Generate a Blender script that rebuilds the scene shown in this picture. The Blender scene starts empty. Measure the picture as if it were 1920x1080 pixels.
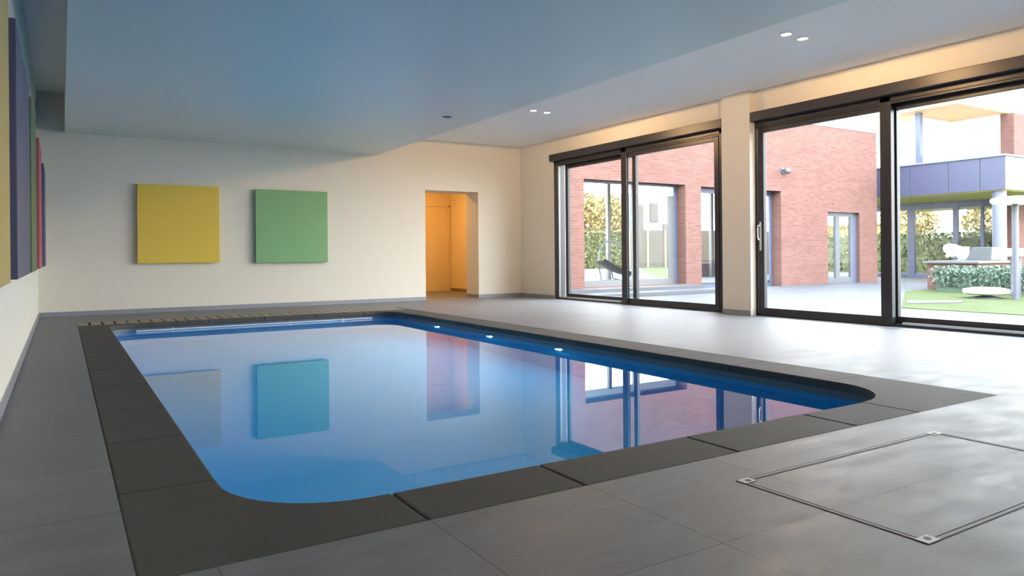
import bpy, bmesh, math, random
from mathutils import Vector, Matrix
random.seed(7)
scene = bpy.context.scene
C = scene.collection
PI = math.pi

# ------------------------------------------------------------------ helpers
class MB:
    """collects shapes and links them as one mesh object"""
    def __init__(s): s.v = []; s.f = []
    def add(s, vs, fs):
        n = len(s.v); s.v += [tuple(v) for v in vs]; s.f += [tuple(i + n for i in f) for f in fs]; return s
    def box(s, x0, x1, y0, y1, z0, z1):
        vs = [(x, y, z) for z in (z0, z1) for y in (y0, y1) for x in (x0, x1)]
        return s.add(vs, [(0, 2, 3, 1), (4, 5, 7, 6), (0, 1, 5, 4), (2, 6, 7, 3), (0, 4, 6, 2), (1, 3, 7, 5)])
    def quad(s, a, b, c, d): return s.add([a, b, c, d], [(0, 1, 2, 3)])
    def tube(s, pts, r, n=10, caps=True, closed=False):
        pts = [Vector(p) for p in pts]; rr = r if isinstance(r, (list, tuple)) else [r] * len(pts)
        rings = []; prev = None
        m = len(pts)
        for i, p in enumerate(pts):
            if closed: d = pts[(i + 1) % m] - pts[i - 1]
            else: d = pts[min(i + 1, m - 1)] - pts[max(i - 1, 0)]
            d.normalize()
            if prev is None: u = d.orthogonal().normalized()
            else: u = (prev - d * prev.dot(d)).normalized()
            prev = u; w = d.cross(u)
            rings.append([p + (u * math.cos(2 * PI * k / n) + w * math.sin(2 * PI * k / n)) * rr[i] for k in range(n)])
        vs = [v for ring in rings for v in ring]; fs = []
        for i in range(m if closed else m - 1):
            a = i * n; b = ((i + 1) % m) * n
            for k in range(n): fs.append((a + k, a + (k + 1) % n, b + (k + 1) % n, b + k))
        if caps and not closed: fs += [tuple(range(n))[::-1], tuple(range((m - 1) * n, m * n))]
        return s.add(vs, fs)
    def lathe(s, prof, c=(0, 0, 0), n=32):
        """prof: (r, z) pairs from bottom to top, around the z axis"""
        vs = [(c[0] + r * math.cos(2 * PI * k / n), c[1] + r * math.sin(2 * PI * k / n), c[2] + z) for r, z in prof for k in range(n)]
        fs = []
        for i in range(len(prof) - 1):
            for k in range(n): fs.append((i * n + k, i * n + (k + 1) % n, (i + 1) * n + (k + 1) % n, (i + 1) * n + k))
        fs.append(tuple(range(n))[::-1]); fs.append(tuple(range((len(prof) - 1) * n, len(prof) * n)))
        return s.add(vs, fs)
    def prism(s, outline, z0, z1):
        n = len(outline)
        vs = [(x, y, z0) for x, y in outline] + [(x, y, z1) for x, y in outline]
        return s.add(vs, [tuple(range(n))[::-1], tuple(range(n, 2 * n))] + [(i, (i + 1) % n, n + (i + 1) % n, n + i) for i in range(n)])
    def build(s, name, mat, parent=None, smooth=False, bevel=0, recalc=False):
        me = bpy.data.meshes.new(name); me.from_pydata(s.v, [], s.f); me.validate()
        if recalc:
            bm = bmesh.new(); bm.from_mesh(me); bmesh.ops.recalc_face_normals(bm, faces=bm.faces); bm.to_mesh(me); bm.free()
        if mat is not None: me.materials.append(mat)
        if smooth:
            for p in me.polygons: p.use_smooth = True
            try:
                me.set_sharp_from_angle(angle=math.radians(40))
            except Exception: pass
        o = bpy.data.objects.new(name, me); C.objects.link(o)
        if parent is not None:
            o.parent = parent; o.matrix_parent_inverse = parent.matrix_world.inverted() if False else Matrix.Translation(-Vector(parent.location))
        if bevel:
            b = o.modifiers.new('bevel', 'BEVEL'); b.width = bevel; b.segments = 2; b.limit_method = 'ANGLE'; b.angle_limit = math.radians(50)
            b.harden_normals = False
        return o

def tag(o, label=None, cat=None, group=None, kind=None):
    if label: o['label'] = label
    if cat: o['category'] = cat
    if group: o['group'] = group
    if kind: o['kind'] = kind
    return o
def empty(name, loc, label=None, cat=None, group=None, kind=None):
    o = bpy.data.objects.new(name, None); C.objects.link(o); o.location = loc
    o.empty_display_size = 0.1
    return tag(o, label, cat, group, kind)
def struct(name, mb, mat, bevel=0, label=None):
    return tag(mb.build(name, mat, None, bevel=bevel), label, None, None, 'structure')

# ------------------------------------------------------------------ materials
def newmat(name):
    m = bpy.data.materials.new(name); m.use_nodes = True
    nt = m.node_tree; b = nt.nodes['Principled BSDF']
    return m, nt, b
def link(nt, a, b): nt.links.new(a, b)
def plain(name, col, rough=0.6, metal=0.0, spec=0.5, noise=0.04, scale=6.0, bump=0.0, bscale=60.0):
    m, nt, b = newmat(name)
    b.inputs['Roughness'].default_value = rough; b.inputs['Metallic'].default_value = metal
    b.inputs['Specular IOR Level'].default_value = spec
    tc = nt.nodes.new('ShaderNodeNewGeometry')
    n = nt.nodes.new('ShaderNodeTexNoise'); n.inputs['Scale'].default_value = scale; n.inputs['Detail'].default_value = 4
    link(nt, tc.outputs['Position'], n.inputs['Vector'])
    r = nt.nodes.new('ShaderNodeMapRange'); r.inputs['To Min'].default_value = 1 - noise; r.inputs['To Max'].default_value = 1 + noise
    link(nt, n.outputs['Fac'], r.inputs['Value'])
    mx = nt.nodes.new('ShaderNodeVectorMath'); mx.operation = 'SCALE'; mx.inputs[0].default_value = col[:3]
    link(nt, r.outputs['Result'], mx.inputs['Scale']); link(nt, mx.outputs['Vector'], b.inputs['Base Color'])
    if bump:
        n2 = nt.nodes.new('ShaderNodeTexNoise'); n2.inputs['Scale'].default_value = bscale; n2.inputs['Detail'].default_value = 6
        link(nt, tc.outputs['Position'], n2.inputs['Vector'])
        bp = nt.nodes.new('ShaderNodeBump'); bp.inputs['Strength'].default_value = bump; bp.inputs['Distance'].default_value = 0.01
        link(nt, n2.outputs['Fac'], bp.inputs['Height']); link(nt, bp.outputs['Normal'], b.inputs['Normal'])
    return m
def emit(name, col, strength):
    m, nt, b = newmat(name)
    b.inputs['Base Color'].default_value = (*col, 1); b.inputs['Emission Color'].default_value = (*col, 1); b.inputs['Emission Strength'].default_value = strength
    return m
def tiles(name, base, var, ox, oy, size, mortar, mcol, rough, spec=0.5, speck=0.0, rvar=0.08):
    m, nt, b = newmat(name); b.inputs['Specular IOR Level'].default_value = spec
    g = nt.nodes.new('ShaderNodeNewGeometry')
    sub = nt.nodes.new('ShaderNodeVectorMath'); sub.operation = 'SUBTRACT'; sub.inputs[1].default_value = (ox, oy, 0)
    link(nt, g.outputs['Position'], sub.inputs[0])
    br = nt.nodes.new('ShaderNodeTexBrick'); br.offset = 0; br.squash = 1
    br.inputs['Scale'].default_value = 1; br.inputs['Brick Width'].default_value = size; br.inputs['Row Height'].default_value = size
    br.inputs['Mortar Size'].default_value = mortar; br.inputs['Mortar Smooth'].default_value = 0.1; br.inputs['Bias'].default_value = 0
    br.inputs['Color1'].default_value = (0.96, 0.96, 0.96, 1); br.inputs['Color2'].default_value = (1.04, 1.04, 1.04, 1); br.inputs['Mortar'].default_value = (mcol, mcol, mcol, 1)
    link(nt, sub.outputs['Vector'], br.inputs['Vector'])
    mp = nt.nodes.new('ShaderNodeMapping'); mp.inputs['Scale'].default_value = (2.6, 6.5, 1); link(nt, g.outputs['Position'], mp.inputs['Vector'])
    n = nt.nodes.new('ShaderNodeTexNoise'); n.inputs['Scale'].default_value = 1.0; n.inputs['Detail'].default_value = 7; n.inputs['Roughness'].default_value = 0.7
    link(nt, mp.outputs['Vector'], n.inputs['Vector'])
    r = nt.nodes.new('ShaderNodeMapRange'); r.inputs['From Min'].default_value = 0.35; r.inputs['From Max'].default_value = 0.65
    r.inputs['To Min'].default_value = 1 - var; r.inputs['To Max'].default_value = 1 + var
    link(nt, n.outputs['Fac'], r.inputs['Value'])
    s1 = nt.nodes.new('ShaderNodeVectorMath'); s1.operation = 'SCALE'; s1.inputs[0].default_value = base
    link(nt, r.outputs['Result'], s1.inputs['Scale'])
    mu = nt.nodes.new('ShaderNodeVectorMath'); mu.operation = 'MULTIPLY'
    link(nt, s1.outputs['Vector'], mu.inputs[0]); link(nt, br.outputs['Color'], mu.inputs[1])
    out = mu.outputs['Vector']
    if speck:
        n3 = nt.nodes.new('ShaderNodeTexNoise'); n3.inputs['Scale'].default_value = 260; n3.inputs['Detail'].default_value = 2
        link(nt, g.outputs['Position'], n3.inputs['Vector'])
        r3 = nt.nodes.new('ShaderNodeMapRange'); r3.inputs['From Min'].default_value = 0.3; r3.inputs['From Max'].default_value = 0.7
        r3.inputs['To Min'].default_value = 1 - speck; r3.inputs['To Max'].default_value = 1 + speck
        link(nt, n3.outputs['Fac'], r3.inputs['Value'])
        s3 = nt.nodes.new('ShaderNodeVectorMath'); s3.operation = 'SCALE'; link(nt, out, s3.inputs[0]); link(nt, r3.outputs['Result'], s3.inputs['Scale'])
        out = s3.outputs['Vector']
    link(nt, out, b.inputs['Base Color'])
    rr = nt.nodes.new('ShaderNodeMapRange'); rr.inputs['From Min'].default_value = 0.3; rr.inputs['From Max'].default_value = 0.7
    rr.inputs['To Min'].default_value = rough - rvar; rr.inputs['To Max'].default_value = rough + rvar
    link(nt, n.outputs['Fac'], rr.inputs['Value']); link(nt, rr.outputs['Result'], b.inputs['Roughness'])
    inv = nt.nodes.new('ShaderNodeMath'); inv.operation = 'SUBTRACT'; inv.inputs[0].default_value = 1.0; link(nt, br.outputs['Fac'], inv.inputs[1])
    n4 = nt.nodes.new('ShaderNodeTexNoise'); n4.inputs['Scale'].default_value = 90; n4.inputs['Detail'].default_value = 5; link(nt, g.outputs['Position'], n4.inputs['Vector'])
    ad = nt.nodes.new('ShaderNodeMath'); ad.operation = 'MULTIPLY_ADD'; ad.inputs[1].default_value = 0.12
    link(nt, n4.outputs['Fac'], ad.inputs[0]); link(nt, inv.outputs['Value'], ad.inputs[2])
    bp = nt.nodes.new('ShaderNodeBump'); bp.inputs['Strength'].default_value = 0.35; bp.inputs['Distance'].default_value = 0.003
    link(nt, ad.outputs['Value'], bp.inputs['Height']); link(nt, bp.outputs['Normal'], b.inputs['Normal'])
    return m
def brickmat(name, c1, c2, mort, w=0.21, h=0.065):
    m, nt, b = newmat(name); b.inputs['Roughness'].default_value = 0.85; b.inputs['Specular IOR Level'].default_value = 0.2
    g = nt.nodes.new('ShaderNodeNewGeometry'); sx = nt.nodes.new('ShaderNodeSeparateXYZ'); link(nt, g.outputs['Position'], sx.inputs[0])
    ad = nt.nodes.new('ShaderNodeMath'); ad.operation = 'ADD'; link(nt, sx.outputs['X'], ad.inputs[0]); link(nt, sx.outputs['Y'], ad.inputs[1])
    cb = nt.nodes.new('ShaderNodeCombineXYZ'); link(nt, ad.outputs[0], cb.inputs['X']); link(nt, sx.outputs['Z'], cb.inputs['Y'])
    br = nt.nodes.new('ShaderNodeTexBrick'); br.inputs['Scale'].default_value = 1
    br.inputs['Brick Width'].default_value = w; br.inputs['Row Height'].default_value = h; br.inputs['Mortar Size'].default_value = 0.007
    br.inputs['Mortar Smooth'].default_value = 0.2
    br.inputs['Color1'].default_value = (*c1, 1); br.inputs['Color2'].default_value = (*c2, 1); br.inputs['Mortar'].default_value = (*mort, 1)
    link(nt, cb.outputs[0], br.inputs['Vector'])
    n = nt.nodes.new('ShaderNodeTexNoise'); n.inputs['Scale'].default_value = 1.3; n.inputs['Detail'].default_value = 5; link(nt, g.outputs['Position'], n.inputs['Vector'])
    r = nt.nodes.new('ShaderNodeMapRange'); r.inputs['To Min'].default_value = 0.85; r.inputs['To Max'].default_value = 1.15; link(nt, n.outputs['Fac'], r.inputs['Value'])
    s = nt.nodes.new('ShaderNodeVectorMath'); s.operation = 'SCALE'; link(nt, br.outputs['Color'], s.inputs[0]); link(nt, r.outputs['Result'], s.inputs['Scale'])
    link(nt, s.outputs['Vector'], b.inputs['Base Color'])
    return m
def glassmat(name, tint=(1, 1, 1), ior=1.45, rough=0.0, wave=0.0, gmax=1.0, refract=False):
    """thin sheet: clear transmission mixed with a mirror coat by the Fresnel law"""
    m = bpy.data.materials.new(name); m.use_nodes = True; nt = m.node_tree; nt.nodes.clear()
    o = nt.nodes.new('ShaderNodeOutputMaterial'); t = nt.nodes.new('ShaderNodeBsdfTransparent'); t.inputs['Color'].default_value = (*tint, 1)
    if refract:
        t = nt.nodes.new('ShaderNodeBsdfRefraction'); t.inputs['IOR'].default_value = ior; t.inputs['Roughness'].default_value = 0.0; t.inputs['Color'].default_value = (*tint, 1)
    gl = nt.nodes.new('ShaderNodeBsdfGlossy'); gl.inputs['Roughness'].default_value = rough; gl.inputs['Color'].default_value = (gmax, gmax, gmax, 1)
    fr = nt.nodes.new('ShaderNodeLayerWeight'); fr.inputs['Blend'].default_value = 0.5
    f0 = ((ior - 1) / (ior + 1)) ** 2          # Schlick's law, the same from both sides of the sheet
    pw = nt.nodes.new('ShaderNodeMath'); pw.operation = 'POWER'; pw.inputs[1].default_value = 5.0; link(nt, fr.outputs['Facing'], pw.inputs[0])
    ma = nt.nodes.new('ShaderNodeMath'); ma.operation = 'MULTIPLY_ADD'; ma.inputs[1].default_value = 1 - f0; ma.inputs[2].default_value = f0; link(nt, pw.outputs[0], ma.inputs[0])
    mx = nt.nodes.new('ShaderNodeMixShader'); link(nt, ma.outputs[0], mx.inputs[0]); link(nt, t.outputs[0], mx.inputs[1]); link(nt, gl.outputs[0], mx.inputs[2])
    link(nt, mx.outputs[0], o.inputs['Surface'])
    if wave:
        g = nt.nodes.new('ShaderNodeNewGeometry'); n = nt.nodes.new('ShaderNodeTexNoise'); n.inputs['Scale'].default_value = 1.6; n.inputs['Detail'].default_value = 1
        link(nt, g.outputs['Position'], n.inputs['Vector'])
        bp = nt.nodes.new('ShaderNodeBump'); bp.inputs['Strength'].default_value = wave; bp.inputs['Distance'].default_value = 0.01
        link(nt, n.outputs['Fac'], bp.inputs['Height']); link(nt, bp.outputs['Normal'], gl.inputs['Normal']); link(nt, bp.outputs['Normal'], fr.inputs['Normal'])
    return m

M = {}
M['plate'] = plain('brushed_plate', (0.50, 0.49, 0.47), 0.5, spec=.4, noise=0.03)
M['wall'] = plain('cream_plaster', (0.75, 0.725, 0.655), 0.85, spec=0.15, noise=0.015, bump=0.05, bscale=180)
M['ceiling'] = plain('ceiling_paint', (0.92, 0.92, 0.92), 0.55, spec=0.35, noise=0.01)
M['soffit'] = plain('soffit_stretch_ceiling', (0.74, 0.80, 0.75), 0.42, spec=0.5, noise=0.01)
M['floor'] = tiles('grey_porcelain_tiles', (0.183, 0.187, 0.203), 0.17, 0.985, 2.1, 0.632, 0.0018, 0.40, 0.50, 0.22, rvar=0.10, speck=0.12)
M['coping'] = tiles('anthracite_stone', (0.084, 0.081, 0.077), 0.15, 0.0, 0.0, 50.0, 0.0, 1.0, 0.75, 0.2, speck=0.45)
M['skirting'] = plain('skirting_tile', (0.27, 0.29, 0.34), 0.35, noise=0.08, scale=3)
M['alu'] = plain('anthracite_aluminium', (0.032, 0.033, 0.040), 0.36, metal=0.0, spec=0.4, noise=0.02)
M['alu_light'] = plain('bare_aluminium', (0.62, 0.64, 0.66), 0.3, metal=0.9, noise=0.02)
M['steel'] = plain('stainless_steel', (0.62, 0.61, 0.60), 0.3, metal=0.85, noise=0.02)
M['black'] = plain('black_rubber', (0.012, 0.012, 0.014), 0.6, noise=0.02)
M['glass_far'] = glassmat('clear_glass', (0.98, 0.99, 0.985), 1.22, gmax=0.3)
M['glass'] = glassmat('window_glass', (0.97, 0.985, 0.98), 1.35)
M['liner'] = plain('blue_pool_liner', (0.03, 0.50, 0.84), 0.5, noise=0.02)
M['liner_band'] = plain('grey_waterline_band', (0.10, 0.13, 0.16), 0.45, noise=0.02)
M['water'] = glassmat('pool_water', (0.55, 0.88, 0.97), 1.33, 0.0, wave=0.0, refract=True)
M['teak'] = plain('tan_grille_slats', (0.30, 0.25, 0.17), 0.6, noise=0.15, scale=12)
M['brick'] = brickmat('red_brick', (0.108, 0.047, 0.040), (0.135, 0.066, 0.056), (0.125, 0.090, 0.084))
M['patio'] = plain('pale_patio_stone', (0.062, 0.066, 0.076), 0.7, spec=0.3, noise=0.06, scale=1.5)
M['lawn'] = plain('green_lawn', (0.052, 0.066, 0.026), 0.9, spec=0.1, noise=0.3, scale=2.5)
M['fascia'] = plain('lilac_blue_cladding', (0.043, 0.048, 0.092), 0.45, noise=0.02)
M['fascia_pale_lit'] = plain('pale_lit_cladding', (0.12, 0.13, 0.15), 0.5, noise=0.02)  # sunlight on the fascia's side painted in as a paler copy; also slab and cap
M['white'] = plain('white_render', (0.72, 0.72, 0.71), 0.7, noise=0.02)
M['timber'] = plain('orange_timber_soffit', (0.66, 0.40, 0.20), 0.6, noise=0.08, scale=4)
M['grass_lit'] = plain('grass_lit_soffit', (0.56, 0.54, 0.15), 0.6, noise=0.03)  # yellow-green light thrown up by the grass, put into the soffit colour
M['frameblue'] = plain('blue_grey_frame', (0.055, 0.07, 0.13), 0.4, noise=0.02)
M['framegrey'] = plain('light_grey_frame', (0.085, 0.092, 0.10), 0.4, noise=0.02)
M['leaf'] = plain('hedge_leaf', (0.085, 0.10, 0.035), 0.7, noise=0.5, scale=1.2)
M['leaf_gold'] = plain('golden_leaf', (0.23, 0.18, 0.06), 0.7, noise=0.4, scale=1.0)
M['leaf_blue'] = plain('juniper_leaf', (0.085, 0.13, 0.10), 0.7, noise=0.4, scale=3.0)
M['bark'] = plain('bark', (0.25, 0.19, 0.11), 0.8, noise=0.2)
M['lampdisc'] = plain('white_lamp_disc', (0.86, 0.86, 0.86), 0.35, noise=0.0)
M['lamppole'] = plain('pale_pole', (0.085, 0.09, 0.115), 0.4, noise=0.0)
M['orange_wall'] = plain('corridor_plaster', (0.80, 0.66, 0.42), 0.8, spec=0.15, noise=0.01)
M['door'] = plain('painted_door', (0.78, 0.62, 0.38), 0.5, noise=0.01)
M['fence'] = plain('brown_fence', (0.06, 0.052, 0.045), 0.8, noise=0.25, scale=1.0)

# ------------------------------------------------------------------ room numbers (metres; camera stands at x=0, y=0)
XL, XR, YF, YN = -0.287, 7.83, 12.30, -2.6
ZC, ZS, ZL = 2.977, 2.645, 3.22          # ceiling by the windows, lowered ceiling, slot along the left wall
SL, SR = 0.048, 4.826
PX0, PX1, PY0, PY1 = 0.16, 4.61, 2.10, 10.93    # outer edge of the pool coping
IX0, IX1, IY0, IY1 = 0.49, 4.23, 2.42, 10.32    # inner edge
GY = 10.47                                      # front of the slatted grille
WZ = -0.10                                      # water level
GZ = -0.20                                      # ground outside

# floor: four strips round the pool
f = MB()
f.box(XL - .2, PX0, YN, YF + .5, -0.35, 0); f.box(PX1, XR + .28, YN, YF + .5, -0.35, 0)
f.box(PX0, PX1, YN, PY0, -0.35, 0); f.box(PX0, PX1, PY1, YF + .5, -0.35, 0)
f.box(4.3, 7.9, YF + .5, 15.4, -0.35, 0)
struct('floor', f, M['floor'])

# walls
w = MB(); w.box(XL - .25, XL, YN, YF + .3, 0, 3.4); struct('wall_left', w, M['wall'])
w = MB(); DX0, DX1, DZ = 5.735, 6.857, 2.045
w.box(XL - .25, DX0, YF, YF + .5, 0, 3.4); w.box(DX1, XR + .3, YF, YF + .5, 0, 3.4); w.box(DX0, DX1, YF, YF + .5, DZ, 3.4)
struct('wall_far', w, M['wall'])
w = MB(); w.box(XL - .25, XR + .3, YN - .25, YN, -.35, 3.4); struct('wall_near', w, M['wall'])
HZ = 2.56
W1 = (7.06, 11.13); W2 = (2.45, 6.56); W3 = (-2.1, 1.95)
w = MB(); w.box(XR, XR + .3, YN, YF, HZ, 3.4)
for a, b in ((W1[1], YF), (W2[1], W1[0]), (W3[1], W2[0]), (YN, W3[0])): w.box(XR, XR + .3, a, b, 0, HZ)
struct('wall_right', w, M['wall'])
w = MB(); w.box(XR - .10, XR, 6.50, 6.98, 0, ZC); struct('wall_pillar', w, M['wall'])

# ceiling with lowered part
c = MB(); c.box(SR, XR, YN, YF, ZC, 3.4); c.box(XL, SL, YN, YF, ZL, 3.4)
struct('ceiling', c, M['ceiling'])
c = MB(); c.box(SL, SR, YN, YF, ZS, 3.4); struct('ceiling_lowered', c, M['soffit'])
c = MB(); c.box(XL - .3, XR + .35, YN - .3, YF + .5, 3.4, 3.6); struct('ceiling_roof', c, M['white'])

# skirtings
def skirt(name, x0, x1, y0, y1):
    m = MB(); m.box(x0, x1, y0, y1, 0.0, 0.068); struct(name, m, M['skirting'])
skirt('baseboard_left', XL, XL + .012, YN, YF)
skirt('baseboard_far', XL + .012, DX0, YF - .012, YF)
m = MB(); m.box(DX1, XR, YF - .012, YF, 0, .068); m.box(DX1 - .012, DX1, YF - .012, YF + .5, 0, .068); struct('baseboard_far_corner', m, M['skirting'])
skirt('baseboard_right', XR - .012, XR, W1[1] + .02, YF - .012)
m = MB(); m.box(XR - .112, XR - .10, 6.50, 6.992, 0, .068); m.box(XR - .112, XR, 6.98, 6.992, 0, .068); struct('baseboard_pillar', m, M['skirting'])

# corridor beyond the doorway
w = MB(); w.box(4.3, 7.9, 15.2, 15.4, 0, 2.7); struct('wall_corridor_end', w, M['orange_wall'])
w = MB(); w.box(7.72, 7.9, 12.8, 15.2, 0, 2.7); struct('wall_corridor_right', w, M['orange_wall'])
w = MB(); w.box(4.1, 4.3, 12.8, 15.4, 0, 2.7); struct('wall_corridor_left', w, M['orange_wall'])
w = MB(); w.box(4.1, 7.9, 12.8, 15.4, 2.7, 2.8); struct('ceiling_corridor', w, M['orange_wall'])
m = MB(); m.box(7.708, 7.72, 13.6, 15.19, 0, .07); struct('baseboard_corridor', m, M['bark'])
d = empty('door_1', (7.26, 15.2, 0), kind='structure')
m = MB()
m.box(6.80, 6.86, 15.175, 15.2, 0, 1.985); m.box(7.66, 7.71, 15.175, 15.2, 0, 1.985); m.box(6.80, 7.71, 15.175, 15.2, 1.955, 2.01)
m.build('door_frame', M['door'], d, bevel=.004)
m = MB(); m.box(6.865, 7.655, 15.182, 15.2, 0.005, 1.95); m.build('door_leaf', M['door'], d)
m = MB(); m.tube([(6.95, 15.18, 1.04), (6.95, 15.13, 1.04), (6.97, 15.12, 1.04), (7.10, 15.12, 1.04)], .009, 8)
m.box(6.93, 6.97, 15.176, 15.183, .96, 1.10); m.build('door_handle', M['steel'], d, smooth=True)

# ------------------------------------------------------------------ windows
def window(name, y0, y1, ysplit, near_left, hdr0, hdr1):
    """two sliding leaves between y0 (near) and y1 (far); near_left: the far leaf (left in view) runs on the inner rail"""
    e = empty(name, (XR + .1, (y0 + y1) / 2, 0), kind='structure')
    hb = MB(); hb.box(XR - .10, XR + .12, hdr0, hdr1, 2.56, 2.682); hb.build('shutter_box', M['alu'], e, bevel=.006)
    fr = MB()
    a, b = XR + .0, XR + .21
    fr.box(a, b, y0, y0 + .055, 0, 2.56); fr.box(a, b, y1 - .055, y1, 0, 2.56); fr.box(a, b, y0, y1, 2.50, 2.56); fr.box(a + .03, b, y0, y1, -0.03, 0.028)
    fr.box(a + .01, a + .03, y0, y1, 2.475, 2.50)
    fr.build('outer_frame', M['alu'], e, bevel=.003)
    g = MB()
    for yy in (y0 + .055, y1 - .055):
        s = 1 if yy < (y0 + y1) / 2 else -1
        g.box(a + .035, a + .075, min(yy, yy + s * .035), max(yy, yy + s * .035), 0.028, 2.47)
    g.build('guide_rail', M['alu_light'], e, bevel=.002)
    def leaf(x, ya, yb, low):
        st = MB(); sw = .085
        st.box(x - .03, x + .03, ya, ya + sw, 0.03, 2.5); st.box(x - .03, x + .03, yb - sw, yb, 0.03, 2.5)
        st.box(x - .03, x + .03, ya + sw, yb - sw, low, .108); st.box(x - .03, x + .03, ya + sw, yb - sw, 2.415, 2.5)
        l = st.build('sliding_leaf', M['alu'], e, bevel=.004)
        p = MB(); p.box(x - .008, x + .008, ya + sw - .01, yb - sw + .01, .10, 2.425)
        q = p.build('pane', M['glass'], l)
        return l
    xi, xo = XR + .055, XR + .145
    if near_left:   # leaf at larger y inside
        l1 = leaf(xi, ysplit - .02, y1 - .09, .002); l2 = leaf(xo, y0 + .06, ysplit + .055, .03)
        post = (ysplit - .03, ysplit + .10)
    else:
        l1 = leaf(xi, y0 + .09, ysplit + .02, .002); l2 = leaf(xo, ysplit - .20, y1 - .06 - .13, .03)
        post = (ysplit - .10, ysplit + .03)
    p = MB(); p.box(xi - .055, xi - .03, post[0], post[1], -0.0, 2.56); p.build('interlock_post', M['alu'], e, bevel=.006)
    t = MB()
    if near_left: t.box(xi - .02, xo - .035, y0 + .06, ysplit - .12, .028, .05)
    else: t.box(xi - .02, xo - .035, ysplit + .12, y1 - .06, .028, .05)
    t.build('floor_track', M['alu_light'], e)
    return e, l1, l2
e1, a1, b1 = window('window_1', W1[0], W1[1], 9.19, False, 6.985, 11.15)
e2, a2, b2 = window('window_2', W2[0], W2[1], 4.67, True, 2.4, 6.498)
e3, a3, b3 = window('added_window_3', W3[0], W3[1], 0.0, True, -2.15, 2.0)  # unseen window, added to bring more daylight into the room
h = MB(); h.box(XR + .012, XR + .026, 6.415, 6.445, .86, 1.24)
h.tube([(XR + .018, 6.43, 1.19), (XR - .035, 6.43, 1.19), (XR - .045, 6.43, 1.15), (XR - .045, 6.43, 1.03), (XR - .02, 6.43, 1.00)], .009, 8)
h.tube([(XR + .02, 6.43, .92), (XR - .0, 6.43, .92)], .013, 10)
h.build('leaf_handle', M['steel'], a2, smooth=True)
m = MB(); m.box(XR - .235, XR - .215, -2, 4.9, 0.0005, 0.003); struct('trim_1', m, M['skirting'])

# ------------------------------------------------------------------ swimming pool
pool = empty('swimming_pool', (2.36, 6.4, 0), 'rectangular indoor swimming pool of still blue water with dark stone edging', 'swimming pool')
def rrect(x0, x1, y0, y1, r, n=10, rfar=None):
    rf = r if rfar is None else rfar
    pts = []
    for cx, cy, a0, q in ((x1 - r, y0 + r, -90, r), (x1 - rf, y1 - rf, 0, rf), (x0 + rf, y1 - rf, 90, rf), (x0 + r, y0 + r, 180, r)):
        for k in range(n + 1):
            a = math.radians(a0 + 90 * k / n); pts.append((cx + q * math.cos(a), cy + q * math.sin(a)))
    return pts
RAD, RADF = 0.44, 0.30
inner = rrect(IX0, IX1, IY0, IY1, RAD, 12, RADF)
# basin: wall of the liner, a grey band at the water line, floor
def wallband(off, z0, z1):
    m = MB(); o = rrect(IX0 - off, IX1 + off, IY0 - off, IY1 + off, RAD, 12, RADF); n = len(o)
    m.add([(x, y, z0) for x, y in o] + [(x, y, z1) for x, y in o], [(i, n + i, n + (i + 1) % n, (i + 1) % n) for i in range(n)]); return m, o
m, o = wallband(.02, -1.45, -0.13)
m.add([(x, y, -1.45) for x, y in o], [tuple(range(len(o)))])
m.build('basin', M['liner'], pool, smooth=True)
m, o = wallband(.02, -0.13, -0.05); m.build('waterline_band', M['liner_band'], pool, smooth=True)
o = rrect(IX0 - .019, IX1 + .019, IY0 - .019, IY1 + .019, RAD, 12, RADF)
m = MB(); m.add([(x, y, WZ) for x, y in o], [tuple(range(len(o)))]); m.build('water', M['water'], pool)

# coping slabs, each with its own joint; profile follows the inner outline
def clip_slab(x0, x1, y0, y1, arc=None):
    """slab outline; arc = list of points of the rounded inner corner replacing the inner corner"""
    g = .002
    if arc is None: return [(x0 + g, y0 + g), (x1 - g, y0 + g), (x1 - g, y1 - g), (x0 + g, y1 - g)]
    return arc
def slab(outline):
    m = MB(); m.prism(outline, -.055, 0.0); o = m.build('coping_slab', M['coping'], pool, bevel=.009, recalc=True); return o
nearx = [0.93 + .055, 1.61, 2.42, 3.25, 3.80]
xs = [nearx[0], nearx[1], nearx[2], nearx[3], IX1 - RAD]
for a, b in zip(xs[:-1], xs[1:]): slab(clip_slab(a, b, PY0, IY0))
def arcpts(cx, cy, r, a0, a1, n=12): return [(cx + r * math.cos(math.radians(a0 + (a1 - a0) * k / n)), cy + r * math.sin(math.radians(a0 + (a1 - a0) * k / n))) for k in range(n + 1)]
g = .002
YLJ = [2.93, 3.755, 4.55, 5.45, 6.30, 7.15, 8.0, 8.85, 9.70]
slab([(PX0, PY0), (nearx[0] - g, PY0), (nearx[0] - g, IY0)] + arcpts(IX0 + RAD, IY0 + RAD, RAD, 270, 180) + [(IX0, YLJ[0] - g), (PX0, YLJ[0] - g)])
slab([(PX1, PY0), (PX1, YLJ[0] - g), (IX1, YLJ[0] - g)] + arcpts(IX1 - RAD, IY0 + RAD, RAD, 0, -90) + [(xs[-1] + g, IY0), (xs[-1] + g, PY0)])
for a, b in zip(YLJ[:-1], YLJ[1:]):
    slab(clip_slab(PX0, IX0, a, b)); slab(clip_slab(IX1, PX1, a, b))
slab([(PX0, YLJ[-1] + g), (IX0, YLJ[-1] + g)] + arcpts(IX0 + RADF, IY1 - RADF, RADF, 180, 90) + [(0.93, IY1), (0.93, GY), (PX0, GY)])
slab([(PX1, YLJ[-1] + g), (PX1, GY), (3.80, GY), (3.80, IY1)] + arcpts(IX1 - RADF, IY1 - RADF, RADF, 90, 0) + [(IX1, YLJ[-1] + g)])
xx = [0.93, 1.65, 2.37, 3.09, 3.80]
for a, b in zip(xx[:-1], xx[1:]): slab(clip_slab(a, b, IY1, GY))
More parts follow.
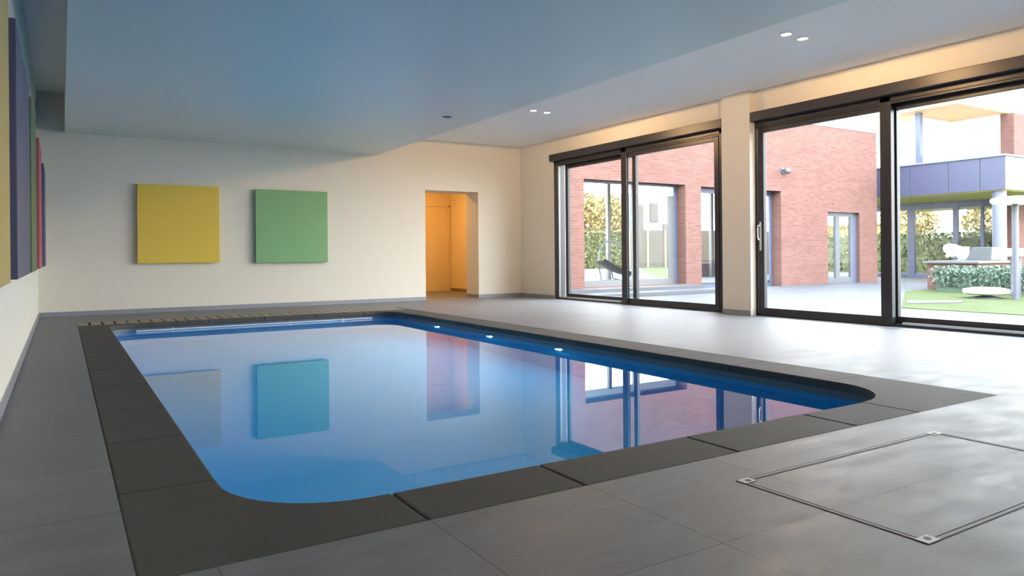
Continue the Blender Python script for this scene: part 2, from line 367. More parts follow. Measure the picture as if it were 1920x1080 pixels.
# slatted grille over the cover slot
gr = MB(); gr.box(PX0, PX1, GY + .004, PY1, -.06, -.03); grille = gr.build('grille_trough', M['black'], pool)
gm = MB()
x = PX0 + .004
while x < PX1 - .14:
    gm.box(x, x + .118, GY + .006, PY1 - .002, -.03, 0.0); x += .142
gm.build('slat_grille', M['teak'], pool, bevel=.003)
# pool lamps in the window side wall
M['poollamp'] = emit('pool_lamp_glow', (0.75, 0.82, 1.0), 40)
for y in (5.94, 7.32, 8.71):
    r = MB(); r.lathe([(.0, 0), (.065, 0), (.07, .008), (.05, .014), (.0, .014)], n=24)
    o = r.build('lamp_ring', M['steel'], pool, smooth=True)
    lamp = MB(); lamp.lathe([(.0, 0), (.038, 0), (.034, .006), (.0, .009)], n=20); lens = lamp.build('lamp_lens', M['poollamp'], None, smooth=True)
    o.matrix_parent_inverse = Matrix(); o.location = Vector((IX1 + .019, y, -.205)) - pool.location; o.rotation_euler = (0, -PI / 2, 0)
    lens.parent = o; lens.location = (0, 0, .012)
    L = bpy.data.lights.new('pool_spot', 'AREA'); L.shape = 'DISK'; L.size = .1; L.energy = 17; L.color = (0.50, 0.84, 1.0)
    lo = bpy.data.objects.new('pool_lamp_light', L); C.objects.link(lo); lo.location = (IX1 - .02, y, -.22); lo.rotation_euler = (0, math.radians(75), 0)
# folded away roller cover: its leading edge shows at the far end
cv = empty('pool_cover', (2.36, 10.2, -.09), 'white leading edge of the roller cover at the far pool end', 'pool cover')
m = MB(); m.tube([(IX0 + .30, 10.27, -.088), (IX1 - .32, 10.27, -.088)], .010, 10); m.build('leading_bar', M['white'], cv, smooth=True)
for x in (1.2, 1.95, 2.7, 3.45):
    m = MB(); m.box(x, x + .03, 10.262, 10.33, -.098, -.074); m.build('guide_clip', M['steel'], cv)

# ------------------------------------------------------------------ floor hatch
HX0, HX1, HY0, HY1 = 2.10, 3.43, 1.142, 1.840
ht = empty('floor_hatch', ((HX0 + HX1) / 2, (HY0 + HY1) / 2, 0), 'tiled rectangular floor hatch with thin steel frame and bolted corners', 'floor hatch')
m = MB(); t = .004; z = .0022
for o_ in (0, .018):
    a, b, c_, d_ = HX0 + o_, HX1 - o_, HY0 + o_, HY1 - o_
    m.box(a, b, c_, c_ + t, .0002, z); m.box(a, b, d_ - t, d_, .0002, z); m.box(a, a + t, c_, d_, .0002, z); m.box(b - t, b, c_, d_, .0002, z)
m.build('dark_joint', plain('hatch_joint', (.05, .045, .045), .6), ht)
m = MB(); q = .005
a, b, c_, d_ = HX0 + q, HX1 - q, HY0 + q, HY1 - q; t = .010
m.box(a, b, c_, c_ + t, .0002, .0018); m.box(a, b, d_ - t, d_, .0002, .0018); m.box(a, a + t, c_, d_, .0002, .0018); m.box(b - t, b, c_, d_, .0002, .0018)
m.build('steel_frame', plain('matt_steel_edge', (.30, .30, .31), .6, spec=.3), ht)
for x, y, sx, sy in ((HX0, HY0, 1, 1), (HX1, HY0, -1, 1), (HX0, HY1, 1, -1), (HX1, HY1, -1, -1)):
    m = MB(); m.box(min(x, x + sx * .062), max(x, x + sx * .062), min(y, y + sy * .042), max(y, y + sy * .042), .0004, .0030)
    p = m.build('corner_plate', M['plate'], ht)
    s = MB(); s.lathe([(0, 0), (.011, 0), (.011, .0010), (0, .0012)], (x + sx * .036, y + sy * .024, .0030), 16)
    so = s.build('bolt_recess', M['black'], None); so.parent = p; so.matrix_parent_inverse = Matrix.Translation(-Vector(ht.location))
    so.matrix_parent_inverse = p.matrix_parent_inverse.copy() if False else Matrix()

# ------------------------------------------------------------------ paintings
def canvas_mat(name, col, rough=.45): return plain(name, col, rough, spec=.4, noise=.03, scale=3, bump=.03, bscale=300)
def canvas(x0, x1, y0, y1, z0, z1, mat, label, group):
    m = MB(); m.box(x0, x1, y0, y1, z0, z1)
    cx, cy = (x0 + x1) / 2, (y0 + y1) / 2
    e = empty('canvas_painting', (cx, cy, z0), label, 'painting', group)
    m.build('painted_canvas', mat, e, bevel=.004)
    s = MB()
    if x1 - x0 > y1 - y0: s.box(x0 + .12, x1 - .12, y1, YF - .001, z0 + .12, z1 - .12)
    else: s.box(XL + .001, x0, y0 + .12, y1 - .12, z0 + .12, z1 - .12)
    s.build('hanging_batten', M['bark'], e)
G1 = 'square canvases on the far wall'; G2 = 'row of canvases along the left wall'
YW = YF - .09
canvas(.965, 2.125, YW, YF - .03, .75, 1.945, canvas_mat('mustard', (.74, .54, .085)), 'mustard yellow square canvas on the far wall, left of the green one', G1)
canvas(2.68, 3.865, YW, YF - .03, .735, 1.935, canvas_mat('leaf_green', (.20, .41, .20)), 'leaf green square canvas on the far wall, between yellow one and doorway', G1)
xa, xb = XL + .025, XL + .10
for y0, y1, mat, lab in (
    (2.62, 3.78, canvas_mat('pale_yellow', (.44, .35, .115)), 'pale yellow canvas on left wall, nearest and cut by the picture edge'),
    (4.40, 6.10, canvas_mat('violet', (.075, .08, .16)), 'violet blue canvas with navy edge beside the nearest yellow canvas'),
    (6.48, 7.70, canvas_mat('dark_green', (.09, .15, .07)), 'narrow looking dark green canvas right after the violet one'),
    (8.65, 9.80, canvas_mat('crimson', (.34, .065, .09)), 'crimson red canvas on the left wall between green and navy ones'),
    (10.95, 12.05, canvas_mat('navy', (.05, .06, .16)), 'navy blue canvas on left wall, farthest and closest to the corner')):
    canvas(xa, xb, y0, y1, .735, 2.045, mat, lab, G2)

# ------------------------------------------------------------------ ceiling lamps
M['bulb'] = emit('warm_bulb', (1.0, .93, .82), 30)
def downlight(x, y, label):
    e = empty('ceiling_spotlight', (x, y, ZC), label, 'ceiling light', 'pairs of round ceiling spotlights')
    r = MB(); r.lathe([(.048, -.001), (.048, -.006), (.062, -.008), (.066, -.001)], (x, y, ZC), 32)
    n = 32; m = MB()
    prof = [(.046, 0.0), (.05, -.007), (.063, -.008), (.067, -.0005)]
    vs = [(x + rr * math.cos(2 * PI * k / n), y + rr * math.sin(2 * PI * k / n), ZC + zz) for rr, zz in prof for k in range(n)]
    m.add(vs, [(i * n + k, i * n + (k + 1) % n, (i + 1) * n + (k + 1) % n, (i + 1) * n + k) for i in range(3) for k in range(n)])
    m.build('trim_ring', M['steel'], e, smooth=True)
    b = MB(); b.lathe([(0, -.004), (.034, -.004), (.046, -.001), (0, -.0005)], (x, y, ZC), 24); b.build('lit_bulb', M['bulb'], e, smooth=True)
    L = bpy.data.lights.new('spot', 'SPOT'); L.energy = 66; L.color = (1.0, .60, .28); L.spot_size = math.radians(180); L.spot_blend = .0; L.shadow_soft_size = .04
    o = bpy.data.objects.new('ceiling_spot_light', L); C.objects.link(o); o.location = (x, y, ZC - .02)
LB = ['left lamp of the near pair of lit spotlights above the wide windows', 'right lamp of the near pair of lit spotlights above the wide windows',
      'left lamp of the far pair of small lit ceiling spotlights', 'right lamp of the far pair of small lit ceiling spotlights']
for (x, y), l in zip([(6.06, 4.64), (6.33, 4.65), (5.98, 9.02), (6.25, 9.05)], LB): downlight(x, y, l)
for x, y in ((6.1, .25), (6.37, .25)):
    L = bpy.data.lights.new('spot', 'SPOT'); L.energy = 4; L.color = (1.0, .60, .28); L.spot_size = math.radians(180); L.spot_blend = .0; L.shadow_soft_size = .04
    o = bpy.data.objects.new('ceiling_spot_light', L); C.objects.link(o); o.location = (x, y, ZC - .02)
e = empty('recessed_spotlight', (4.30, 8.52, ZS), 'small unlit blue-grey round spotlight in the lowered ceiling', 'ceiling light')
m = MB(); m.lathe([(0, -.012), (.04, -.012), (.058, -.008), (.064, -.0), (0, 0)], (4.30, 8.52, ZS), 28); m.build('bezel', plain('blue_lens', (.10, .13, .33), .4, noise=0), e, smooth=True)
m = MB(); m.lathe([(0, -.015), (.03, -.015), (.034, -.0115), (0, -.0115)], (4.30, 8.52, ZS), 20); m.build('lens', plain('blue_lens_inner', (.06, .08, .22), .2, noise=0), e, smooth=True)
# corridor lamp
L = bpy.data.lights.new('corridor_lamp', 'AREA'); L.shape = 'DISK'; L.size = .35; L.energy = 36; L.color = (1.0, .54, .16)
o = bpy.data.objects.new('corridor_lamp_light', L); C.objects.link(o); o.location = (6.3, 13.9, 2.65)

# ------------------------------------------------------------------ outside
def leafcloud(bounds=None, n=2000, s=.08, ell=None, seed=1):
    rnd = random.Random(seed); m = MB()
    for _ in range(n):
        if ell:
            c_, r_ = ell
            while True:
                p = [rnd.uniform(-1, 1) for _ in range(3)]
                d2 = sum(k * k for k in p)
                if d2 <= 1 and (d2 > .35 or rnd.random() < .3): break
            P = Vector((c_[0] + p[0] * r_[0], c_[1] + p[1] * r_[1], c_[2] + p[2] * r_[2]))
        else:
            x0, x1, y0, y1, z0, z1 = bounds
            P = Vector((rnd.uniform(x0, x1), rnd.uniform(y0, y1), rnd.uniform(z0, z1)))
            k = rnd.random()
            if k < .4: P.y = y0 + rnd.random() ** 2 * .2
            elif k < .6: P.x = x0 + rnd.random() ** 2 * .2
            elif k < .8: P.z = z1 + rnd.uniform(-.15, .05)
        a = Vector((rnd.gauss(0, 1), rnd.gauss(0, 1), rnd.gauss(0, 1))).normalized(); b = a.orthogonal().normalized(); cc = a.cross(b)
        q = s * rnd.uniform(.6, 1.4)
        m.quad(P - b * q, P - cc * q * .5, P + b * q, P + cc * q * .5)
    return m
# ground
m = MB(); m.box(XR + .29, 60, -20, 70, -.6, GZ); struct('floor_patio', m, M['patio'])
m = MB(); m.box(12.95, 40, -16, 7.5, GZ, GZ + .012)
m.v += []; lawn = m.build('lawn', M['lawn']); tag(lawn, 'strip of short green lawn between the patio and brick planter', 'lawn', kind='stuff')
m = MB(); m.prism([(12.95, 7.5), (40, 7.5), (40, 10.55), (18.4, 10.55)], GZ, GZ + .012)
tag(m.build('lawn', M['lawn']), 'wedge of green lawn around the low white lamp, before the hedge', 'lawn', kind='stuff')

m = MB(); m.prism([(14.75, 8.42), (13.9, 7.95), (14.9, 7.45), (15.4, 7.62)], GZ + .013, GZ + .03)
tag(m.build('stepping_stone', M['patio']), 'flat pale triangular paving strip let into the lawn by the patio', 'paving slab')
# brick wing with the big openings
FY, FT = 14.5, .42
wing = empty('brick_building', (17.2, FY, GZ), 'long red brick building wing across the patio with large glazed openings', 'building')
m = MB(); T = 4.85
ops = [(11.11, 14.62, -.02, 2.715), (15.22, 18.63, GZ, 2.69), (20.92, 22.62, GZ, 2.115)]
xs = 8.4
m.box(8.4, ops[0][0], FY, FY + FT, GZ, T)
m.box(ops[0][1], ops[1][0], FY, FY + FT, GZ, T); m.box(ops[1][1], ops[2][0], FY, FY + FT, GZ, T); m.box(ops[2][1], 23.62, FY, FY + FT, GZ, T)
for a, b, z0, z1 in ops:
    m.box(a, b, FY, FY + FT, z1, T)
    if z0 > GZ: m.box(a, b, FY, FY + FT, GZ, z0)
m.box(23.2, 23.62, FY + FT, 15.1, GZ, T)
m.build('brick_wall', M['brick'], wing)
m = MB(); m.box(8.4, 23.62, FY + .02, 18.4, 3.3, 3.5); m.build('flat_roof', M['white'], wing)
m = MB(); m.box(8.4, 23.64, FY - .02, FY + FT, T, T + .06); m.build('wall_coping', M['white'], wing)
m = MB(); m.box(8.4, 23.2, FY + FT, 18.4, GZ - .01, -.03); m.build('indoor_floor', M['patio'], wing)
# glazing of openings
a, b, z0, z1 = ops[0]; y = FY + .34
m = MB(); m.box(a, b, y, y + .06, z1 - .05, z1); m.box(b - .10, b, y, y + .06, z0, z1 - .05); m.box(a, a + .05, y, y + .06, z0, z1 - .05)
wf = m.build('window_frame', M['frameblue'], wing, bevel=.005)
m = MB(); m.box(b - .30, b - .10, y + .01, y + .05, z0 + .16, z1 - .3); m.box(a + .05, b - .10, y + .01, y + .05, z0, z0 + .16); m.box(12.98, 13.06, y + .012, y + .048, z0 + .16, z1 - .05)
m.build('sash', M['framegrey'], wf)
m = MB(); m.box(a + .05, b - .30, y + .025, y + .035, z0 + .15, z1 - .05); m.build('pane', M['glass_far'], wf)
a, b, z0, z1 = ops[1]
m = MB(); m.box(a, b, y, y + .06, z1 - .14, z1); m.box(b - .09, b, y, y + .06, z0, z1 - .14); m.box(a, a + .05, y, y + .06, z0, z1 - .14); m.box(a + .05, b - .09, y, y + .06, z0, z0 + .10)
wf = m.build('window_frame', M['frameblue'], wing, bevel=.005)
m = MB(); m.box(a + .05, b - .09, y + .025, y + .035, z0 + .10, z1 - .14); m.build('pane', M['glass_far'], wf)
a, b, z0, z1 = ops[2]; y = FY + .13
m = MB(); m.box(a, b, y, y + .07, z1 - .13, z1); m.box(b - .30, b, y - .004, y + .074, z0, z1 - .13); m.box(a, a + .04, y - .004, y + .074, z0, z1 - .13)
m.box(21.50, 21.72, y - .004, y + .074, z0, z1 - .13); m.box(a + .04, 21.50, y, y + .07, z0, z0 + .18); m.box(21.72, b - .30, y, y + .07, z0, z0 + .18)
wf = m.build('french_door', plain('blue_grey_door_paint', (.055, .065, .085), .45), wing)
m = MB(); m.box(a + .04, b - .3, y + .03, y + .04, z0 + .2, z1 - .16); m.build('pane', M['glass_far'], wf)
m = MB(); m.box(b - .19, b - .005, y - .012, y - .005, z0, z1 - .13); m.build('blue_edge', M['frameblue'], wf)
# back windows of the wing: openings to the garden behind it
for x in (8.5, 14.9, 19.6):
    m = MB(); m.box(x, x + .12, 18.2, 18.32, GZ, 3.3); m.build('rear_post', M['framegrey'], wing)
# terrace step
st = empty('terrace_step', (11.9, 13.9, GZ), 'low two-level grey terrace step before the large glazed opening', 'step')
m = MB(); m.box(9.2, 14.75, 13.95, FY - .001, GZ, -.03); m.build('upper_tread', M['patio'], st, bevel=.006)
m = MB(); m.box(9.0, 15.1, 13.2, 13.95, GZ, -.11); m.build('lower_tread', M['patio'], st, bevel=.006)
# wall lamp
wl = empty('outdoor_wall_lamp', (18.7, FY, 3.3), 'small pale spherical lamp fixed high on the red brick wall', 'wall lamp')
m = MB(); m.tube([(18.7, FY, 3.33), (18.7, FY - .10, 3.33)], .035, 12); m.box(18.64, 18.76, FY - .015, FY, 3.25, 3.41); m.build('bracket', M['frameblue'], wl)
m = MB(); n_ = 10; m.lathe([(0.0, -.10)] + [(.10 * math.sin(PI * k / n_), -.10 * math.cos(PI * k / n_)) for k in range(1, n_)] + [(0.0, .10)], (18.74, FY - .16, 3.30), 20); m.build('globe', M['framegrey'], wl, smooth=True)

# lounge swing chair behind the glass of the big opening
ch = empty('swing_chair', (14.0, 16.8, GZ + .17), 'curved tubular lounge chair seen through the large glazed opening', 'chair')
m = MB(); m.tube([(14.0 + .62 * math.cos(a_), 16.8 + .35 * math.sin(a_), .03) for a_ in [2 * PI * k / 24 for k in range(24)]], .02, 8, closed=True)
m.build('base_ring', M['frameblue'], ch, smooth=True)
m = MB()
m.tube([(13.5, 16.8, .03), (13.42, 16.85, .5), (13.52, 16.9, .95), (13.8, 16.95, 1.2), (14.15, 16.95, 1.2), (14.42, 16.9, .95), (14.52, 16.85, .5), (14.5, 16.8, .03)], .02, 8)
m.build('arch', M['frameblue'], ch, smooth=True)
sh = MB(); nu, nv = 14, 6; vs = []
for i in range(nu + 1):
    u = i / nu; x = 13.25 + 1.35 * u; zc = .62 - .42 * u - .10 * math.sin(PI * u) + .25 * max(0, u - .75)
    for j in range(nv + 1):
        v = j / nv - .5; vs.append((x, 16.6 + v * .6, zc + .25 * v * v))
vs2 = [(x, y, z - .05) for x, y, z in vs]; N = len(vs)
fs = [(i * (nv + 1) + j, i * (nv + 1) + j + 1, (i + 1) * (nv + 1) + j + 1, (i + 1) * (nv + 1) + j) for i in range(nu) for j in range(nv)]
sh.add(vs, fs); sh.add(vs2, [tuple(reversed(q)) for q in fs])
sh.build('seat_shell', M['framegrey'], ch, smooth=True)
m = MB(); m.tube([(13.7, 16.6, .36), (13.85, 16.7, .1), (14.2, 16.7, .04)], .018, 8); m.tube([(14.5, 16.6, .25), (14.4, 16.7, .06)], .018, 8); m.build('support', M['frameblue'], ch, smooth=True)

# planter box and shrub, pale garden wall behind second opening
pb = empty('planter_box', (19.4, 18.0, GZ), 'dark purple-brown planter box behind the narrow glazed opening', 'planter')
m = MB(); m.box(18.75, 22.0, 18.7, 19.2, GZ, .46); m.build('box', plain('dark_planter', (.12, .09, .12), .6), pb, bevel=.01)
m = leafcloud(n=260, s=.05, ell=((19.55, 18.95, .78), (.30, .22, .26)), seed=4); m.tube([(19.55, 18.95, .462), (19.55, 18.95, .9)], .02, 6)
tag(m.build('shrub', M['leaf']), 'small dark shrub standing in the dark planter box', 'shrub')
m = MB(); m.box(20.2, 26.2, 20.5, 20.7, GZ, 1.72); tag(m.build('garden_wall', plain('pale_orange_wall', (.17, .125, .09), .8)), 'low pale orange garden wall beyond the narrow opening', 'wall')

# garden behind the wing
m = MB(); m.prism([(19.5, 20.9), (26, 20.9), (46.5, 39.7), (35.5, 39.7)], GZ, GZ + .01)
tag(m.build('lawn', M['lawn']), 'green lawn behind the brick wing, seen through its glass', 'lawn', kind='stuff')
fe = empty('garden_fence', (37.4, 40, GZ), 'brown panel fence behind the lawn seen through the glazed opening', 'fence')
m = MB(); m.box(34.6, 40.0, 40, 40.1, GZ, 2.5); m.build('fence_panels', M['fence'], fe)
for k in range(4):
    m = MB(); m.box(34.6 + k * 1.75, 34.75 + k * 1.75, 39.93, 40, GZ, 2.55); m.build('fence_post', M['bark'], fe)
ho = empty('white_house', (38, 50, GZ), 'white gabled house with small windows far beyond the fence', 'house')
m = MB(); m.box(43.5, 49.5, 50, 56, GZ, 6.2); m.build('house_wall', plain('house_render', (.10, .106, .125), .8), ho)
for x0, x1, z0, z1 in ((44.2, 45.0, 2.9, 5.2), (45.9, 46.8, 3.7, 5.4), (47.5, 48.0, 2.7, 3.5)):
    m = MB(); m.box(x0, x1, 49.93, 50, z0, z1); m.build('house_window', M['fence'], ho)
m = leafcloud((29.0, 34.5, 40, 41.2, GZ, 2.35), 3600, .12, seed=3); m.box(29.1, 34.4, 40.2, 41.1, GZ, 2.2)
tag(m.build('hedge', M['leaf']), 'green and gold hedge left of the brown fence, through the glass', 'hedge')
def tree(x, y, h, r, mat, label, n=2200, s=.16, seed=1, group='trees beyond the brick wing'):
    e = empty('garden_tree', (x, y, GZ), label, 'tree', group)
    m = MB(); m.tube([(x, y, GZ), (x + .05, y, h * .35), (x, y, h * .7)], [.10, .08, .04], 8)
    for k in range(5):
        a_ = k * 1.3; m.tube([(x, y, h * (.35 + .07 * k)), (x + math.cos(a_) * r * .6, y + math.sin(a_) * r * .6, h * (.6 + .06 * k))], [.035, .012], 6)
    m.build('trunk', M['bark'], e, smooth=True)
    leafcloud(n=n, s=s, ell=((x, y, h * .68), (r, r, h * .34)), seed=seed).build('crown', mat, e)
tree(31.2, 43.0, 5.2, 1.2, M['leaf_gold'], 'golden tree behind the hedge at the left of the glazed opening', seed=11)
tree(34.2, 44.6, 5.6, 1.5, M['leaf_gold'], 'broad golden tree behind the hedge beside the window post', seed=12)
tree(37.6, 46.0, 5.6, 1.5, M['leaf_gold'], 'pale golden tree left of the white house', seed=13)

# modern house with balcony
mh = empty('modern_house', (26, 13, GZ), 'modern two-storey house with lilac-blue balcony and glass walls', 'house')
BX, BY0, BY1 = 24.0, 10.70, 18.5
m = MB(); m.box(BX + .03, 34, BY0 + .03, BY1, 2.68, 3.64); m.build('balcony_slab', M['fascia_pale_lit'], mh)
ys = [BY0, 11.40, 12.34, 13.58, 14.9, 16.2, 17.4, BY1]
m = MB()
for a, b in zip(ys[:-1], ys[1:]): m.box(BX, BX + .03, a + (.012 if a > BY0 else 0), b - .012, 2.66, 3.66)
m.build('front_cladding', M['fascia'], mh, bevel=.004)
m = MB()
for k in range(7): m.box(BX + .03 + k * 1.4, BX + 1.42 + k * 1.4, BY0, BY0 + .03, 2.66, 3.66)
m.build('side_cladding', M['fascia_pale_lit'], mh, bevel=.004)
m = MB(); m.box(BX - .04, 34, BY0 - .04, BY0 + .2, 3.66, 3.72); m.box(BX - .04, BX + .2, BY0 + .2, BY1, 3.66, 3.72); m.build('parapet_cap', M['fascia_pale_lit'], mh, bevel=.008)
m = MB(); m.box(BX + .1, 34, BY0 + .1, BY1, 2.64, 2.678); m.build('grass_lit_soffit', M['grass_lit'], mh)
m = MB(); m.lathe([(.19, GZ), (.19, 2.64)], (24.32, 11.02, 0), 24); m.build('round_column', plain('lilac_column', (.11, .12, .17), .4), mh, smooth=True)
GX = 28.0
m = MB()
for a, b, wd in ((15.68, 15.95, .1), (14.07, 14.26, .08), (13.20, 13.30, .07), (12.64, 12.70, .07)): m.box(GX - .01, GX + wd, a, b, GZ, 2.63)
m.box(GX, GX + .06, 12.64, 17.5, 2.42, 2.64); m.box(GX, GX + .06, 12.64, 17.5, GZ, -.05)
gl = m.build('ground_floor_frame', M['frameblue'], mh, bevel=.004)
m = MB(); m.box(GX + .025, GX + .035, 12.7, 17.5, -.05, 2.42); m.build('pane', M['glass_far'], gl)
m = MB(); m.box(28.0, 28.75, 12.20, 12.62, GZ, 5.58); m.build('brick_pier', M['brick'], mh)
m = MB(); m.box(28.75, 34, 12.22, 12.6, GZ, 2.64); m.build('brick_side_wall', M['brick'], mh)
m = MB(); m.box(24.6, 35, 12.36, 15.2, 5.62, 5.85); m.build('roof', M['white'], mh)
m = MB(); m.box(24.66, 35, 12.42, 15.14, 5.60, 5.62); m.build('timber_soffit', M['timber'], mh)
m = MB(); m.box(28.02, 28.09, 12.64, 14.3, 3.68, 5.6)
for y in (12.66, 13.25, 13.8): m.box(27.99, 28.12, y, y + .07, 3.66, 5.6)
m.build('upper_white_wall', M['white'], mh)
m = MB(); m.box(25.6, 28.0, 14.3, 14.4, 3.66, 5.6); m.build('white_side_panel', M['white'], mh)
m = MB(); m.box(25.15, 25.32, 13.86, 14.03, 3.66, 5.6); m.build('upper_post', M['frameblue'], mh)
m = MB(); m.box(25.3, 25.85, 13.2, 13.6, 3.66, 4.12); m.box(25.28, 25.87, 13.18, 13.62, 4.12, 4.16)
tag(m.build('roof_unit', M['white'], None, bevel=.02), 'small white boxy unit standing on the balcony', 'air conditioner')
m = leafcloud((34.3, 35.8, 12.7, 27.0, GZ, 1.62), 8500, .10, seed=8); m.box(34.5, 35.7, 12.8, 26.9, GZ, 1.45)
tag(m.build('hedge', M['leaf']), 'tall green hedge seen through the modern house ground floor', 'hedge')
m = leafcloud((36.4, 37.4, 20.6, 29.0, GZ, 2.25), 5200, .11, seed=9); m.box(36.5, 37.3, 20.7, 28.9, GZ, 2.1)  # added hedge, stands in for the golden reflection in the french door glass
tag(m.build('hedge', M['leaf_gold']), 'taller golden hedge beyond the green one, added as the reflection in the french door', 'hedge')
tree(39.4, 22.4, 3.5, 1.5, M['leaf_gold'], 'golden tree behind the hedge of the modern house, farther one', seed=21, s=.12, group='trees behind the modern house')
tree(38.6, 17.6, 3.4, 1.5, M['leaf_gold'], 'golden tree behind the hedge of the modern house, nearer one', seed=22, s=.12, group='trees behind the modern house')

# planter with hedge and sculpture
pl = empty('brick_planter', (20.5, 9.5, GZ), 'low red brick planter with pale stone cap beside the lawn', 'planter')
m = MB(); m.box(19.8, 21.4, 9.5, 10.75, GZ + .013, .50); m.build('planter_wall', M['brick'], pl)
m = MB(); m.box(19.72, 21.5, 9.42, 10.85, .50, .56); m.build('stone_cap', M['framegrey'], pl, bevel=.008)
m = leafcloud((18.7, 19.66, 3.5, 10.12, GZ + .13, .40), 13000, .045, seed=5); m.box(18.82, 19.55, 3.6, 10.0, GZ + .013, .30)
tag(m.build('juniper_hedge', M['leaf_blue']), 'bluish green spreading hedge in front of the brick planter', 'hedge')
# reclining animal sculpture
sc = empty('stone_sculpture', (20.0, 10.1, .56), 'white stone reclining animal sculpture on the brick planter', 'sculpture')
me = bpy.data.meshes.new('sculpture_body')
sp = [(10.42, .80, .13), (10.30, .84, .14), (10.18, .80, .12), (10.05, .74, .16), (9.92, .70, .18), (9.82, .66, .15)]
me.from_pydata([(20.0, y, z) for y, z, r in sp] + [(19.88, 10.30, .60), (19.88, 10.2, .70), (20.14, 10.30, .60), (20.14, 10.2, .70)],
               [(0, 1), (1, 2), (2, 3), (3, 4), (4, 5), (2, 7), (7, 6), (2, 9), (9, 8)], [])
ob = bpy.data.objects.new('body', me); C.objects.link(ob); ob.parent = sc; ob.matrix_parent_inverse = Matrix.Translation(-Vector(sc.location))
me.materials.append(M['lampdisc'])
md = ob.modifiers.new('skin', 'SKIN'); 
for i, v in enumerate(me.skin_vertices[0].data if me.skin_vertices else []):
    pass
if not me.skin_vertices:
    bm = bmesh.new(); bm.from_mesh(me); bm.verts.layers.skin.verify(); bm.to_mesh(me); bm.free()
rad = [r for _, _, r in sp] + [.05, .06, .05, .06]
for i, v in enumerate(me.skin_vertices[0].data): v.radius = (rad[i], rad[i]); v.use_root = (i == 3)
ob.location = (0, 0, .06); ob.modifiers.new('sub', 'SUBSURF').levels = 2; ob.modifiers['sub'].render_levels = 2

# covered barbecue behind hedge
bq = empty('garden_barbecue', (22.0, 10.5, GZ), 'grey hooded barbecue standing behind the hedge near the column', 'barbecue')
m = MB(); y0, y1 = 10.16, 10.96; x0, x1 = 21.95, 22.55
m.add([(x0, y0, .55), (x1, y0, .55), (x1, y1, .55), (x0, y1, .55), (x0 + .1, y0 + .02, .93), (x1 - .1, y0 + .02, .93), (x1 - .1, y1 - .24, .93), (x0 + .1, y1 - .24, .93)],
      [(0, 3, 2, 1), (4, 5, 6, 7), (0, 1, 5, 4), (1, 2, 6, 5), (2, 3, 7, 6), (3, 0, 4, 7)])
m.build('hood', plain('hood_grey', (.032, .038, .044), .4), bq, bevel=.02)
m = MB(); m.box(x0 + .04, x1 - .04, y0 + .04, y1 - .04, .42, .55); m.build('fire_box', M['fence'], bq)
for x in (x0 + .08, x1 - .08):
    for y in (y0 + .08, y1 - .08):
        m = MB(); m.tube([(x, y, GZ + .0125), (x, y, .42)], .025, 8); m.build('leg', M['fence'], bq)

# mushroom disc lamps
def disc(cx, cy, z, r, t):
    m = MB(); m.lathe([(0, -t / 2), (r * .80, -t / 2), (r * .96, -t * .28), (r, 0), (r * .96, t * .28), (r * .6, t * .5), (0, t * .55)], (cx, cy, z), 40); return m
def disclamp(x, y, z, r, t, label, foot=.05, cone=False):
    e = empty('garden_lamp', (x, y, GZ), label, 'garden lamp', 'white disc lamps in the garden')
    disc(x, y, z, r, t).build('disc_shade', M['lampdisc'], e, smooth=True)
    m = MB(); m.tube([(x, y, GZ + .0125), (x, y, z - t / 2)], foot, 14); m.build('pole', M['lamppole'], e, smooth=True)
    if cone:
        m = MB(); m.lathe([(.30, .0), (.30, .02), (.10, .05)], (x, y, GZ + .0125), 24); m.build('foot_plate', M['lamppole'], e, smooth=True)
disclamp(16.72, 7.28, 1.86, .44, .16, 'tall white disc lamp on a slim pole in the lawn', .062)
disclamp(17.9, 7.79, .782, .43, .17, 'knee-high white disc lamp behind the tall lamp pole, near the hedge', .10)
disclamp(16.84, 7.90, -.035, .44, .15, 'lowest white disc lamp close to the grass', .12, True)

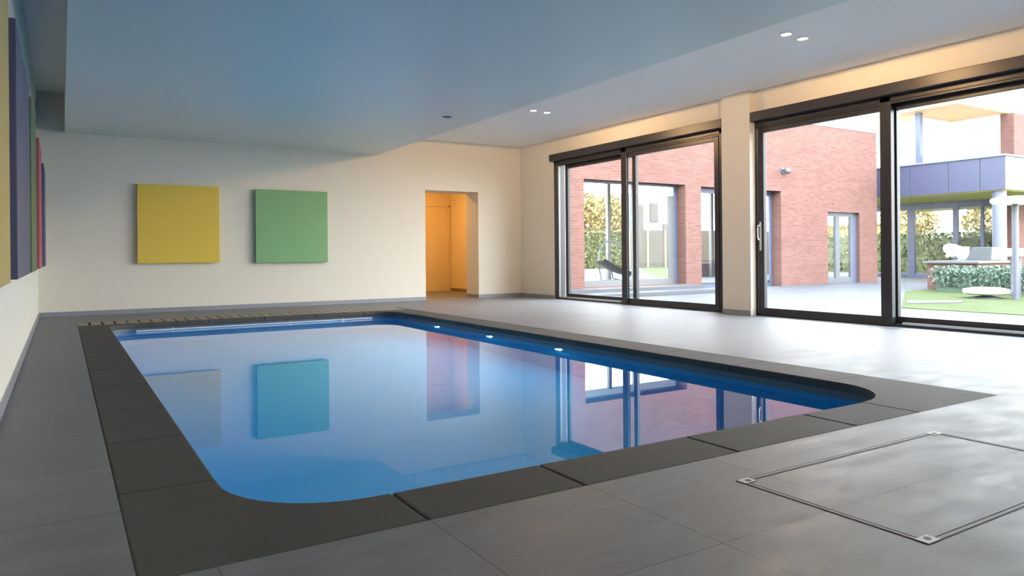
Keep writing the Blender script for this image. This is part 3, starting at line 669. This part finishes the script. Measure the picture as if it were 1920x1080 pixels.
# ------------------------------------------------------------------ light and world
W = bpy.data.worlds.new('sky'); scene.world = W; W.use_nodes = True; nt = W.node_tree
bg = nt.nodes['Background']
tc = nt.nodes.new('ShaderNodeTexCoord'); sx = nt.nodes.new('ShaderNodeSeparateXYZ'); link(nt, tc.outputs['Generated'], sx.inputs[0])
cr = nt.nodes.new('ShaderNodeValToRGB'); link(nt, sx.outputs['Z'], cr.inputs['Fac'])
cr.color_ramp.elements[0].position = 0.0; cr.color_ramp.elements[0].color = (1.0, .99, .96, 1)
cr.color_ramp.elements[1].position = .6; cr.color_ramp.elements[1].color = (.80, .90, 1.0, 1)
link(nt, cr.outputs['Color'], bg.inputs['Color']); bg.inputs['Strength'].default_value = 11.0
S = bpy.data.lights.new('sun', 'SUN'); S.energy = 3.2; S.angle = math.radians(3); S.color = (1.0, .90, .78)
so = bpy.data.objects.new('sun', S); C.objects.link(so); so.location = (20, -10, 20)
so.rotation_euler = Vector((0.16, 0.86, -0.48)).to_track_quat('-Z', 'Y').to_euler()

# ------------------------------------------------------------------ camera
cam = bpy.data.cameras.new('camera'); co = bpy.data.objects.new('camera', cam); C.objects.link(co)
FPX, YAW, ROLL, CY = 1363.03, 0.55452, 0.0087, 476.78
cam.sensor_width = 36; cam.lens = FPX / 1920 * 36; cam.shift_y = -(540 - CY) / 1920; cam.clip_start = .02; cam.clip_end = 300
fwd = Vector((math.sin(YAW), math.cos(YAW), 0)); right = Vector((math.cos(YAW), -math.sin(YAW), 0)); up = Vector((0, 0, 1))
# the camera leans slightly: its right axis drops a little
r2 = right * math.cos(ROLL) - up * math.sin(ROLL); u2 = up * math.cos(ROLL) + right * math.sin(ROLL)
co.matrix_world = Matrix(((r2.x, u2.x, -fwd.x, 0), (r2.y, u2.y, -fwd.y, 0), (r2.z, u2.z, -fwd.z, .84), (0, 0, 0, 1)))
scene.camera = co

vs_ = scene.view_settings; vs_.view_transform = 'Standard'; vs_.look = 'None'; vs_.exposure = 0.38; vs_.gamma = 1.0; vs_.use_curve_mapping = False
scene.cycles.max_bounces = 10; scene.cycles.diffuse_bounces = 6; scene.cycles.transparent_max_bounces = 16
scene.cycles.sample_clamp_indirect = 8; scene.cycles.caustics_reflective = False
